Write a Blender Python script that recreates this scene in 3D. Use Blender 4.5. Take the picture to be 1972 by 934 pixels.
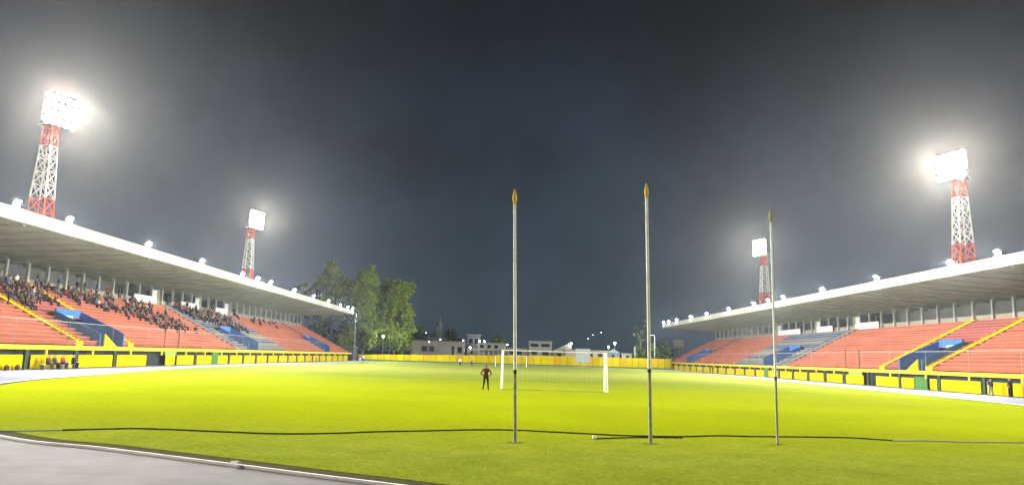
import bpy, bmesh, math, random
import numpy as np
from mathutils import Vector, Matrix, Euler

random.seed(7); rng = np.random.default_rng(7)
S = bpy.context.scene
for o in list(bpy.data.objects): bpy.data.objects.remove(o)
COL = S.collection
R = math.radians

# ------------------------------------------------------------------ camera
pitch, yaw, roll = 0.15287, 0.00652, 0.030
f = Vector((math.sin(yaw)*math.cos(pitch), math.cos(yaw)*math.cos(pitch), math.sin(pitch)))
r0 = Vector((math.cos(yaw), -math.sin(yaw), 0)); u0 = r0.cross(f)
rt = r0*math.cos(roll)+u0*math.sin(roll); up = u0*math.cos(roll)-r0*math.sin(roll)
cam = bpy.data.cameras.new('camera'); camo = bpy.data.objects.new('camera', cam); COL.objects.link(camo)
camo.matrix_world = Matrix(((rt.x, up.x, -f.x, 0), (rt.y, up.y, -f.y, 0), (rt.z, up.z, -f.z, 2.36), (0, 0, 0, 1)))
cam.sensor_width = 36; cam.lens = 26.0; cam.clip_start = 0.1; cam.clip_end = 6000
S.camera = camo

# ------------------------------------------------------------------ world (night sky lit by the town) and exposure
w = bpy.data.worlds.new('World'); S.world = w; w.use_nodes = True
nt = w.node_tree; nt.nodes.clear()
def N(t, **k):
    n = nt.nodes.new(t)
    for a, b in k.items(): setattr(n, a, b)
    return n
tc = N('ShaderNodeTexCoord'); sx = N('ShaderNodeSeparateXYZ'); nt.links.new(tc.outputs['Generated'], sx.inputs[0])
rp = N('ShaderNodeValToRGB'); nt.links.new(sx.outputs['Z'], rp.inputs[0])
el = rp.color_ramp.elements
el[0].position = 0.0; el[0].color = (.036, .057, .078, 1)
el[1].position = 1.0; el[1].color = (.004, .0055, .0075, 1)
for p_, c_ in ((.15, (.026, .042, .062, 1)), (.30, (.017, .0265, .044, 1)), (.42, (.0075, .0105, .0155, 1))):
    e = el.new(p_); e.color = c_
ns = N('ShaderNodeTexNoise'); ns.inputs['Scale'].default_value = 3.2; ns.inputs['Detail'].default_value = 7; ns.inputs['Roughness'].default_value = .6
nt.links.new(tc.outputs['Generated'], ns.inputs['Vector'])
mr = N('ShaderNodeMapRange'); mr.inputs['From Min'].default_value = .3; mr.inputs['From Max'].default_value = .7
mr.inputs['To Min'].default_value = .5; mr.inputs['To Max'].default_value = 1.5
nt.links.new(ns.outputs['Fac'], mr.inputs['Value'])
mx = N('ShaderNodeMix', data_type='RGBA', blend_type='MULTIPLY'); mx.inputs['Factor'].default_value = 1
nt.links.new(rp.outputs['Color'], mx.inputs['A']); nt.links.new(mr.outputs['Result'], mx.inputs['B'])
bg = N('ShaderNodeBackground'); nt.links.new(mx.outputs['Result'], bg.inputs['Color']); bg.inputs['Strength'].default_value = 1.0
ow = N('ShaderNodeOutputWorld'); nt.links.new(bg.outputs[0], ow.inputs[0])
S.view_settings.view_transform = 'Standard'; S.view_settings.look = 'None'
S.view_settings.exposure = 0.0; S.view_settings.gamma = 1
S.cycles.use_denoising = True
S.cycles.max_bounces = 6; S.cycles.diffuse_bounces = 3; S.cycles.volume_bounces = 0
S.cycles.sample_clamp_indirect = 4

TOWER_W = 118000.0      # watts of one lamp bank
ROOF_L = 30000.0         # radiance of a roof floodlight lens
HAZE = 0.000066

# ------------------------------------------------------------------ materials
def mat(name, col, rough=.8, var=.0, scale=4.0, bump=0.0, metal=0.0, spec=.0, rnd=0.0, col2=None, stretch=None, emit=None, estr=1.0):
    m = bpy.data.materials.new(name); m.use_nodes = True
    t = m.node_tree; b = t.nodes['Principled BSDF']
    b.inputs['Roughness'].default_value = rough; b.inputs['Metallic'].default_value = metal
    b.inputs['Specular IOR Level'].default_value = spec
    b.inputs['Base Color'].default_value = (*col, 1)
    if emit:
        b.inputs['Emission Color'].default_value = (*emit, 1); b.inputs['Emission Strength'].default_value = estr
    if var or bump or col2:
        c = t.nodes.new('ShaderNodeTexCoord'); mp = t.nodes.new('ShaderNodeMapping')
        geo = t.nodes.new('ShaderNodeNewGeometry')
        t.links.new(geo.outputs['Position'], mp.inputs[0])
        if stretch: mp.inputs['Scale'].default_value = stretch
        n = t.nodes.new('ShaderNodeTexNoise'); n.inputs['Scale'].default_value = scale; n.inputs['Detail'].default_value = 6; n.inputs['Roughness'].default_value = .65
        t.links.new(mp.outputs[0], n.inputs['Vector'])
        r = t.nodes.new('ShaderNodeMapRange'); r.inputs['From Min'].default_value = .3; r.inputs['From Max'].default_value = .7
        t.links.new(n.outputs['Fac'], r.inputs['Value'])
        mi = t.nodes.new('ShaderNodeMix'); mi.data_type = 'RGBA'
        t.links.new(r.outputs['Result'], mi.inputs['Factor'])
        lo = tuple(max(0, x*(1-var)) for x in col) if col2 is None else col
        hi = tuple(min(1, x*(1+var)) for x in col) if col2 is None else col2
        mi.inputs['A'].default_value = (*lo, 1); mi.inputs['B'].default_value = (*hi, 1)
        out = mi.outputs['Result']
        if rnd:
            oi = t.nodes.new('ShaderNodeObjectInfo'); rr = t.nodes.new('ShaderNodeMapRange')
            rr.inputs['To Min'].default_value = 1-rnd; rr.inputs['To Max'].default_value = 1+rnd
            t.links.new(oi.outputs['Random'], rr.inputs['Value'])
            m2 = t.nodes.new('ShaderNodeMix'); m2.data_type = 'RGBA'; m2.blend_type = 'MULTIPLY'; m2.inputs['Factor'].default_value = 1
            t.links.new(out, m2.inputs['A']); t.links.new(rr.outputs['Result'], m2.inputs['B']); out = m2.outputs['Result']
        t.links.new(out, b.inputs['Base Color'])
        if bump:
            bp = t.nodes.new('ShaderNodeBump'); bp.inputs['Strength'].default_value = bump; bp.inputs['Distance'].default_value = .05
            t.links.new(n.outputs['Fac'], bp.inputs['Height']); t.links.new(bp.outputs['Normal'], b.inputs['Normal'])
    return m
def lamp_mat(name, col, s):
    m = bpy.data.materials.new(name); m.use_nodes = True; t = m.node_tree; t.nodes.clear()
    e = t.nodes.new('ShaderNodeEmission'); e.inputs[0].default_value = (*col, 1); e.inputs[1].default_value = s
    o = t.nodes.new('ShaderNodeOutputMaterial'); t.links.new(e.outputs[0], o.inputs[0]); return m

M = {}
M['concrete'] = mat('concrete', (.30, .29, .25), .85, .14, .8, .1)
M['soffit'] = mat('soffit concrete', (.28, .288, .212), .9, .16, .35, .1, rnd=.05)
M['fascia'] = mat('fascia paint', (.46, .45, .39), .7, .16, 1.1, stretch=(1, 1, .15))
M['column'] = mat('column paint', (.42, .41, .36), .8, .08, 2)
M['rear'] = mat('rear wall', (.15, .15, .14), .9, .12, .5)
M['parapet'] = mat('parapet', (.30, .275, .22), .9, .1, .6)
M['white'] = mat('white paint', (.8, .8, .78), .6, .04, 1.5)
M['seat'] = mat('salmon terrace paint', (.375, .110, .066), .8, .24, .55, .05, rnd=.10, stretch=(1, .25, 1))
M['seat2'] = mat('purple terrace paint', (.29, .078, .085), .8, .22, .55, .05, rnd=.10, stretch=(1, .25, 1))
M['seatv'] = mat('grey terrace paint', (.15, .155, .175), .8, .16, .7, .05, rnd=.12, stretch=(1, .25, 1))
M['seatb'] = mat('blue terrace paint', (.05, .085, .20), .8, .16, .7, .05, rnd=.1, stretch=(1, .25, 1))
M['seatc'] = mat('cream terrace paint', (.26, .225, .15), .8, .16, .7, .05, rnd=.1, stretch=(1, .25, 1))
M['nose'] = mat('worn terrace edge', (.42, .17, .12), .85, .15, 1.2)
M['nosev'] = mat('worn grey edge', (.25, .25, .25), .85, .15, 1.2)
M['ystair'] = mat('yellow stair paint', (.72, .44, .015), .7, .14, 1.5, rnd=.08)
M['gstair'] = mat('grey stair concrete', (.20, .205, .215), .85, .12, 1.5, rnd=.08)
M['dstair'] = mat('dark stair concrete', (.16, .11, .09), .85, .12, 1.5, rnd=.08)
M['yellow'] = mat('yellow wall paint', (.52, .395, .0015), .55, .16, .8, rnd=.05)
M['yfar'] = mat('yellow board', (.50, .375, .002), .7, .12, .5, rnd=.14)
M['yfar2'] = mat('orange yellow board', (.48, .29, .004), .7, .12, .5, rnd=.1)
M['yrail'] = mat('pale yellow paint', (.62, .49, .05), .6, .08, .8)
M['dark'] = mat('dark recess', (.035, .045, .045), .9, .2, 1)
M['green'] = mat('green paint', (.07, .17, .05), .7, .12, 1.2)
M['pier'] = mat('dark green pier', (.05, .075, .05), .85, .2, 1.2)
M['lgreen'] = mat('light green paint', (.22, .36, .10), .7, .1, 1.2)
M['blue'] = mat('blue wall paint', (.065, .185, .48), .6, .16, .8, rnd=.12)
M['mint'] = mat('mint sign', (.34, .62, .46), .6, .08, 2)
M['wire'] = mat('galvanised wire', (.34, .34, .31), .5, .05, 3, metal=.2)
M['iron'] = mat('dark iron', (.07, .06, .05), .6, .1, 3)
M['red'] = mat('tower red paint', (.62, .10, .05), .6, .1, 2)
M['towerw'] = mat('tower white paint', (.78, .76, .74), .6, .06, 2)
M['steel'] = mat('grey steel', (.22, .23, .25), .5, .1, 3, metal=.3)
M['pole'] = mat('flagpole paint', (.72, .75, .72), .55, .16, 5, col2=None)
M['polelow'] = mat('weathered flagpole paint', (.30, .33, .22), .7, .3, 7)
M['finial'] = mat('finial yellow paint', (.55, .43, .07), .5, .12, 6)
M['finold'] = mat('dull finial paint', (.30, .28, .14), .6, .15, 6)
M['hose'] = mat('black rubber hose', (.04, .048, .02), .8, .2, 8)
M['hosew'] = mat('pale hose sleeve', (.5, .52, .45), .6, .15, 8)
M['kerb'] = mat('white kerb paint', (.72, .72, .70), .7, .1, 2, .1)
M['soil'] = mat('damp soil edge', (.065, .068, .04), .95, .35, 7, .4)
M['litter'] = mat('white paper', (.8, .8, .74), .8, .05, 9)
M['net'] = mat('net cord', (.42, .43, .38), .8)
M['post'] = mat('goalpost paint', (.85, .85, .84), .4, .04, 3)
M['tent'] = mat('bark', (.15, .12, .08), .95, .25, 3, .3)
M['leaf1'] = mat('leaf green', (.22, .31, .065), .8, .25, .5)
M['leaf2'] = mat('leaf yellow green', (.37, .49, .09), .8, .25, .5)
M['leaf3'] = mat('leaf dark green', (.065, .11, .045), .8, .25, .5)
M['beige'] = mat('beige render', (.31, .295, .24), .9, .1, .5)
M['pink'] = mat('pinkish render', (.34, .27, .22), .9, .1, .5)
M['gblue'] = mat('grey blue render', (.15, .18, .21), .9, .1, .5)
M['groof'] = mat('grey roof', (.26, .29, .27), .9, .15, .7)
M['church'] = mat('pale church stone', (.52, .58, .54), .9, .12, .4)
M['glass'] = mat('dark window glass', (.012, .014, .018), .15, spec=.5)
M['board'] = mat('pale scoreboard face', (.30, .33, .32), .6, .08, .7)
M['skin'] = mat('skin', (.36, .20, .13), .6)
M['hair'] = mat('dark hair', (.015, .012, .010), .7)
TONES = {'black': (.016, .016, .018), 'navy': (.02, .028, .06), 'charcoal': (.045, .045, .05), 'grey': (.16, .16, .17),
         'white': (.62, .62, .62), 'red': (.38, .04, .04), 'maroon': (.085, .018, .028), 'brown': (.09, .055, .03), 'olive': (.06, .065, .03),
         'blue': (.05, .11, .28), 'pink': (.52, .28, .24), 'yellow': (.6, .42, .05)}
CL = {k: mat(k+' cloth', v, .9, .15, 9) for k, v in TONES.items()}
M['lens'] = lamp_mat('tower lamp lens', (1, .97, .92), 30)
M['rlens'] = lamp_mat('roof lamp lens', (.93, .96, 1), ROOF_L)
M['rlens2'] = lamp_mat('far roof lamp lens', (.84, .92, 1), ROOF_L*.5)
M['slamp'] = lamp_mat('street lamp glow', (1, .95, .85), 220)
M['farlamp'] = lamp_mat('far lamp glow', (.9, .95, 1), 14)

# ------------------------------------------------------------------ mesh helpers
class MB:
    def __init__(s): s.v = []; s.f = []; s.m = []
    def poly(s, pts, m=0):
        i = len(s.v); s.v += [tuple(p) for p in pts]; s.f.append(tuple(range(i, i+len(pts)))); s.m.append(m)
    def box(s, x0, x1, y0, y1, z0, z1, m=0):
        if x0 > x1: x0, x1 = x1, x0
        if y0 > y1: y0, y1 = y1, y0
        i = len(s.v)
        s.v += [(x0,y0,z0),(x1,y0,z0),(x1,y1,z0),(x0,y1,z0),(x0,y0,z1),(x1,y0,z1),(x1,y1,z1),(x0,y1,z1)]
        for q in ((3,2,1,0),(4,5,6,7),(0,1,5,4),(1,2,6,5),(2,3,7,6),(3,0,4,7)):
            s.f.append(tuple(i+k for k in q)); s.m.append(m)
        return s
    def prism(s, prof, a, b, axis='y', m=None):
        """extrude a closed 2-D profile [(p,q,mat)] along axis from a to b; p,q are the other two axes (x,z for y; y,z for x)"""
        n = len(prof); i = len(s.v)
        for t in (a, b):
            for p in prof:
                s.v.append((p[0], t, p[1]) if axis == 'y' else (t, p[0], p[1]))
        for k in range(n):
            k2 = (k+1) % n
            s.f.append((i+k, i+k2, i+n+k2, i+n+k)); s.m.append((prof[k][2] if len(prof[k]) > 2 else 0) if m is None else m)
        s.f.append(tuple(i+k for k in range(n))[::-1]); s.m.append(m or 0)
        s.f.append(tuple(i+n+k for k in range(n))); s.m.append(m or 0)
        return s
    def tube(s, p, q, r, r2=None, n=6, m=0, cap=True):
        p = Vector(p); q = Vector(q); d = (q-p)
        if d.length < 1e-6: return s
        d.normalize(); a = d.orthogonal().normalized(); b = d.cross(a); r2 = r if r2 is None else r2; i = len(s.v)
        for c, rr in ((p, r), (q, r2)):
            for k in range(n):
                t = 2*math.pi*k/n; s.v.append(tuple(c+a*(rr*math.cos(t))+b*(rr*math.sin(t))))
        for k in range(n):
            k2 = (k+1) % n; s.f.append((i+k, i+k2, i+n+k2, i+n+k)); s.m.append(m)
        if cap:
            s.f.append(tuple(i+k for k in range(n))[::-1]); s.m.append(m); s.f.append(tuple(i+n+k for k in range(n))); s.m.append(m)
        return s
    def path(s, pts, rad, n=6, m=0):
        """one continuous tube through pts"""
        P = [Vector(p) for p in pts]; i0 = len(s.v); K = len(P)
        if not hasattr(rad, '__len__'): rad = [rad]*K
        ref = None
        for j, p in enumerate(P):
            d = (P[min(j+1, K-1)]-P[max(j-1, 0)]).normalized()
            if ref is None: ref = d.orthogonal().normalized()
            a = (ref-d*ref.dot(d)).normalized(); b = d.cross(a); ref = a
            for k in range(n):
                t = 2*math.pi*k/n; s.v.append(tuple(p+(a*math.cos(t)+b*math.sin(t))*rad[j]))
        for j in range(K-1):
            for k in range(n):
                k2 = (k+1) % n; A = i0+j*n; s.f.append((A+k, A+k2, A+n+k2, A+n+k)); s.m.append(m)
        s.f.append(tuple(i0+k for k in range(n))[::-1]); s.m.append(m)
        s.f.append(tuple(i0+(K-1)*n+k for k in range(n))); s.m.append(m)
        return s
    def lathe(s, prof, c=(0, 0, 0), n=12, m=0):
        i = len(s.v); K = len(prof)
        for r_, z in prof:
            for k in range(n):
                t = 2*math.pi*k/n; s.v.append((c[0]+r_*math.cos(t), c[1]+r_*math.sin(t), c[2]+z))
        for j in range(K-1):
            for k in range(n):
                k2 = (k+1) % n; A = i+j*n; s.f.append((A+k, A+k2, A+n+k2, A+n+k)); s.m.append(m)
        return s
    def mesh(s, name, mats, smooth=False):
        me = bpy.data.meshes.new(name); me.from_pydata(s.v, [], s.f)
        for x in (mats if isinstance(mats, (list, tuple)) else [mats]): me.materials.append(x)
        me.polygons.foreach_set('material_index', s.m)
        if smooth: me.polygons.foreach_set('use_smooth', [True]*len(s.f))
        me.update()
        bm = bmesh.new(); bm.from_mesh(me); bmesh.ops.recalc_face_normals(bm, faces=bm.faces); bm.to_mesh(me); bm.free()
        return me
    def obj(s, name, mats, parent=None, loc=None, smooth=False):
        return link(name, s.mesh(name, mats, smooth), parent, loc)
def link(name, me, parent=None, loc=None):
    o = bpy.data.objects.new(name, me); COL.objects.link(o)
    if parent: o.parent = parent
    if loc is not None: o.location = loc
    return o
def tag(o, label, cat, group=None):
    o['label'] = label; o['category'] = cat
    if group: o['group'] = group
    return o
def thing(name, label, cat, loc=(0, 0, 0), group=None, rz=0):
    o = bpy.data.objects.new(name, None); COL.objects.link(o); o.location = loc; o.rotation_euler = (0, 0, rz)
    o.empty_display_size = .3
    return tag(o, label, cat, group)
def kind(o, k): o['kind'] = k; return o
ORD = ['zeroth', 'first', 'second', 'third', 'fourth', 'fifth', 'sixth', 'seventh', 'eighth', 'ninth', 'tenth', 'eleventh', 'twelfth', 'thirteenth', 'fourteenth', 'fifteenth', 'sixteenth', 'seventeenth', 'eighteenth', 'nineteenth', 'twentieth'] + [f'{k}th' for k in range(21, 60)]
ORD[21] = 'twenty-first'; ORD[22] = 'twenty-second'; ORD[23] = 'twenty-third'; ORD[24] = 'twenty-fourth'

# ------------------------------------------------------------------ ground, track, grass
WL, WR = -41.6, 48.6                      # faces of the two barrier walls
XL, XR = WL, WR
gm = mat('dark outer ground', (.07, .07, .06), .95, .25, .05, .1)
g = MB(); g.poly([(-3000, -1500, -.03), (3000, -1500, -.03), (3000, 4500, -.03), (-3000, 4500, -.03)])
kind(g.obj('ground', gm), 'structure')

def track_material():
    m = mat('grey running track', (.140, .140, .149), .85, .2, .8, .12, spec=.02)
    return m
t = MB(); t.poly([(WL-.9, -40, 0), (WR+.9, -40, 0), (WR+.9, 213, 0), (WL-.9, 213, 0)])
kind(t.obj('running_track', track_material()), 'structure')

ctrl = [(-2.49, 14.03), (-5.39, 15.52), (-8.99, 17.37), (-12.45, 19.04), (-20, 25.5), (-28.5, 43), (-32, 60), (-36, 86), (-37, 112), (-36.6, 150), (-35.5, 180), (-29, 203), (0, 209.5), (32, 209.5), (43.5, 197), (44.5, 170), (43, 140), (41.2, 111), (39.6, 85), (37.2, 53), (34, 38), (29, 24), (22, 15.5), (14, 11), (6, 10.9), (1, 12.4)]
def catmull(P, n=14):
    out = []; K = len(P)
    for i in range(K):
        p0, p1, p2, p3 = [np.array(P[(i+k) % K], float) for k in (-1, 0, 1, 2)]
        for j in range(n):
            u = j/n
            out.append(.5*((2*p1)+(-p0+p2)*u+(2*p0-5*p1+4*p2-p3)*u*u+(-p0+3*p1-3*p2+p3)*u**3))
    return out
OUT = catmull(ctrl)
def offset(P, d):
    K = len(P); r = []
    for i in range(K):
        tt = P[(i+1) % K]-P[i-1]; n_ = np.array([tt[1], -tt[0]]); n_ /= np.linalg.norm(n_)+1e-9
        r.append(P[i]+n_*d)
    return r
area = sum(OUT[i][0]*OUT[(i+1) % len(OUT)][1]-OUT[(i+1) % len(OUT)][0]*OUT[i][1] for i in range(len(OUT)))
sgn = 1 if area > 0 else -1               # outward = +d for ccw
IN1 = offset(OUT, -sgn*.065); IN2 = offset(OUT, -sgn*.66)

def grass_material():
    m = bpy.data.materials.new('stadium turf'); m.use_nodes = True; t = m.node_tree; b = t.nodes['Principled BSDF']
    b.inputs['Roughness'].default_value = .9; b.inputs['Specular IOR Level'].default_value = .0
    L = t.links.new; geo = t.nodes.new('ShaderNodeNewGeometry')
    def noise(sc, det=5, ro=.6, st=(1, 1, 1)):
        mp = t.nodes.new('ShaderNodeMapping'); mp.inputs['Scale'].default_value = st; L(geo.outputs['Position'], mp.inputs[0])
        n = t.nodes.new('ShaderNodeTexNoise'); n.inputs['Scale'].default_value = sc; n.inputs['Detail'].default_value = det; n.inputs['Roughness'].default_value = ro
        L(mp.outputs[0], n.inputs['Vector']); return n.outputs['Fac']
    def mrange(v, a, b_, c=0, d=1):
        r = t.nodes.new('ShaderNodeMapRange'); L(v, r.inputs['Value'])
        for k, x in zip(('From Min', 'From Max', 'To Min', 'To Max'), (a, b_, c, d)): r.inputs[k].default_value = x
        return r.outputs['Result']
    def mix(fac, A, B, mode='MIX'):
        n = t.nodes.new('ShaderNodeMix'); n.data_type = 'RGBA'; n.blend_type = mode
        if isinstance(fac, float): n.inputs['Factor'].default_value = fac
        else: L(fac, n.inputs['Factor'])
        for s_, q in (('A', A), ('B', B)):
            if isinstance(q, tuple): n.inputs[s_].default_value = (*q, 1)
            else: L(q, n.inputs[s_])
        return n.outputs['Result']
    sep = t.nodes.new('ShaderNodeSeparateXYZ'); L(geo.outputs['Position'], sep.inputs[0])
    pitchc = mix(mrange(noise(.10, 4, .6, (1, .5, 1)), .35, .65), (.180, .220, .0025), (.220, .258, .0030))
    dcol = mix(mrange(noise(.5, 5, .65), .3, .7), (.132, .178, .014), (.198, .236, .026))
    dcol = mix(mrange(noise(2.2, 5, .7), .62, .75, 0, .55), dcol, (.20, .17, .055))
    pitchc = mix(mrange(sep.outputs['Y'], 40, 80), pitchc, mix(mrange(noise(.12, 5, .65), .35, .65), (.058, .074, .009), (.070, .084, .013)))  # grass colour darkened with distance to offset the stronger floodlighting there
    pitchc = mix(mrange(sep.outputs['Y'], 70, 115), pitchc, mix(mrange(noise(.12, 5, .65), .35, .65), (.122, .142, .028), (.142, .158, .036)))  # lightened again at the far end to make up for weaker lamplight
    # the turf beyond the hose is the pitch, this side of it the rougher strip
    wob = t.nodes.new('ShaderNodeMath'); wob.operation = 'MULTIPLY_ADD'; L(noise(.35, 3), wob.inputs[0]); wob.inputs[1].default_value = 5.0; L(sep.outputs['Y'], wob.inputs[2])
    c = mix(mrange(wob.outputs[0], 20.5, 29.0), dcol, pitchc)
    sn = t.nodes.new('ShaderNodeMath'); sn.operation = 'SINE'; ms_ = t.nodes.new('ShaderNodeMath'); ms_.operation = 'MULTIPLY'; ms_.inputs[1].default_value = .57; L(sep.outputs['Y'], ms_.inputs[0]); L(ms_.outputs[0], sn.inputs[0])
    c = mix(mrange(sn.outputs[0], -.5, .5, 0, .16), c, (.135, .175, .006))
    c = mix(mrange(noise(.045, 5, .7), .52, .72, 0, .35), c, (.135, .165, .010))
    fine = mrange(noise(7, 7, .8, (1, .8, 1)), .32, .68, .74, 1.24)
    mul = t.nodes.new('ShaderNodeMix'); mul.data_type = 'RGBA'; mul.blend_type = 'MULTIPLY'; mul.inputs['Factor'].default_value = 1
    L(c, mul.inputs['A']); L(fine, mul.inputs['B'])
    L(mul.outputs['Result'], b.inputs['Base Color'])
    bp = t.nodes.new('ShaderNodeBump'); bp.inputs['Strength'].default_value = .14; bp.inputs['Distance'].default_value = .06
    L(noise(11, 6, .75), bp.inputs['Height']); L(bp.outputs['Normal'], b.inputs['Normal'])
    return m
turf = grass_material()
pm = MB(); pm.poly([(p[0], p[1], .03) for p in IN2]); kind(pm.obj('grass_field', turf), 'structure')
def ring(P, Q, z0, z1, name, m):
    """closed band between outlines P (outer) and Q (inner) with its two sides"""
    b_ = MB(); K = len(P)
    for i in range(K):
        j = (i+1) % K
        b_.poly([(*P[i], z1), (*P[j], z1), (*Q[j], z1), (*Q[i], z1)])
        b_.poly([(*P[i], z0), (*P[j], z0), (*P[j], z1), (*P[i], z1)])
        b_.poly([(*Q[i], z0), (*Q[j], z0), (*Q[j], z1), (*Q[i], z1)])
    return b_.obj(name, m)
kind(ring(OUT, IN1, -.01, .055, 'track_kerb', M['kerb']), 'structure')
kind(ring(IN1, IN2, -.01, .024, 'soil_edge', M['soil']), 'structure')

# grass blades near the camera
def blade_mat():
    m = bpy.data.materials.new('grass blade'); m.use_nodes = True; t = m.node_tree; t.nodes.clear(); L = t.links.new
    geo = t.nodes.new('ShaderNodeNewGeometry'); n = t.nodes.new('ShaderNodeTexNoise'); n.inputs['Scale'].default_value = 1.3; n.inputs['Detail'].default_value = 6; L(geo.outputs['Position'], n.inputs['Vector'])
    r = t.nodes.new('ShaderNodeValToRGB'); L(n.outputs['Fac'], r.inputs[0]); e = r.color_ramp.elements
    e[0].position = .35; e[0].color = (.14, .18, .018, 1); e[1].position = .68; e[1].color = (.25, .25, .05, 1)
    a = t.nodes.new('ShaderNodeBsdfDiffuse'); b = t.nodes.new('ShaderNodeBsdfTranslucent'); x = t.nodes.new('ShaderNodeMixShader'); x.inputs[0].default_value = .5
    L(r.outputs[0], a.inputs[0]); L(r.outputs[0], b.inputs[0]); L(a.outputs[0], x.inputs[1]); L(b.outputs[0], x.inputs[2])
    o = t.nodes.new('ShaderNodeOutputMaterial'); L(x.outputs[0], o.inputs[0]); return m
def blades():
    n = 90000
    yy = 11.5+26*rng.random(n)**2.2; xx = (rng.random(n)-.5)*2*(yy*.74)+.4
    P = np.array(IN2)
    # point in polygon
    ins = np.zeros(n, bool); K = len(P)
    for i in range(K):
        x1, y1 = P[i-1]; x2, y2 = P[i]
        c = ((y1 > yy) != (y2 > yy)) & (xx < (x2-x1)*(yy-y1)/(y2-y1+1e-12)+x1); ins ^= c
    xx, yy = xx[ins], yy[ins]; n = len(xx)
    a = rng.random(n)*6.283; h = (.012+.022*rng.random(n)**2)*np.clip((36-yy)/16, .15, 1); wd = .006+.006*rng.random(n); ln = (rng.random((n, 2))-.5)*.09
    v = np.zeros((n, 3, 3), np.float32)
    v[:, 0] = np.stack([xx-np.cos(a)*wd, yy-np.sin(a)*wd, np.full(n, .028)], 1)
    v[:, 1] = np.stack([xx+np.cos(a)*wd, yy+np.sin(a)*wd, np.full(n, .028)], 1)
    v[:, 2] = np.stack([xx+ln[:, 0], yy+ln[:, 1], .03+h], 1)
    me = bpy.data.meshes.new('grass'); me.vertices.add(n*3); me.vertices.foreach_set('co', v.ravel())
    me.loops.add(n*3); me.loops.foreach_set('vertex_index', np.arange(n*3, dtype=np.int32))
    me.polygons.add(n); me.polygons.foreach_set('loop_start', np.arange(n, dtype=np.int32)*3); me.polygons.foreach_set('loop_total', np.full(n, 3, np.int32))
    me.update(calc_edges=True); me.materials.append(blade_mat())
    return kind(link('grass', me), 'stuff')
blades()

# far hill
def hill():
    b_ = MB(); xs = np.linspace(-1250, 1250, 60); rows = [(620, 0), (720, .45), (820, .8), (930, 1), (1150, .9)]
    def hz(x): return 5.5+2.2*math.sin(x*.0041+1.1)+1.5*math.sin(x*.0117)+.8*math.sin(x*.031+2)
    for k in range(len(rows)-1):
        for i in range(len(xs)-1):
            q = []
            for (xx, (yy, s_)) in ((xs[i], rows[k]), (xs[i+1], rows[k]), (xs[i+1], rows[k+1]), (xs[i], rows[k+1])):
                q.append((xx, yy, -.5+hz(xx)*s_))
            b_.poly(q)
    kind(b_.obj('hill', mat('dark hillside', (.03, .035, .03), .95, .4, .02, .2), smooth=True), 'structure')
    return hz
hz = hill()

# ------------------------------------------------------------------ grandstands
NR, RD, RH, Z0 = 16, .80, .41, 2.3
SOF_F, SOF_B, ROOF_T = 12.40, 11.55, 13.65

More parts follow.
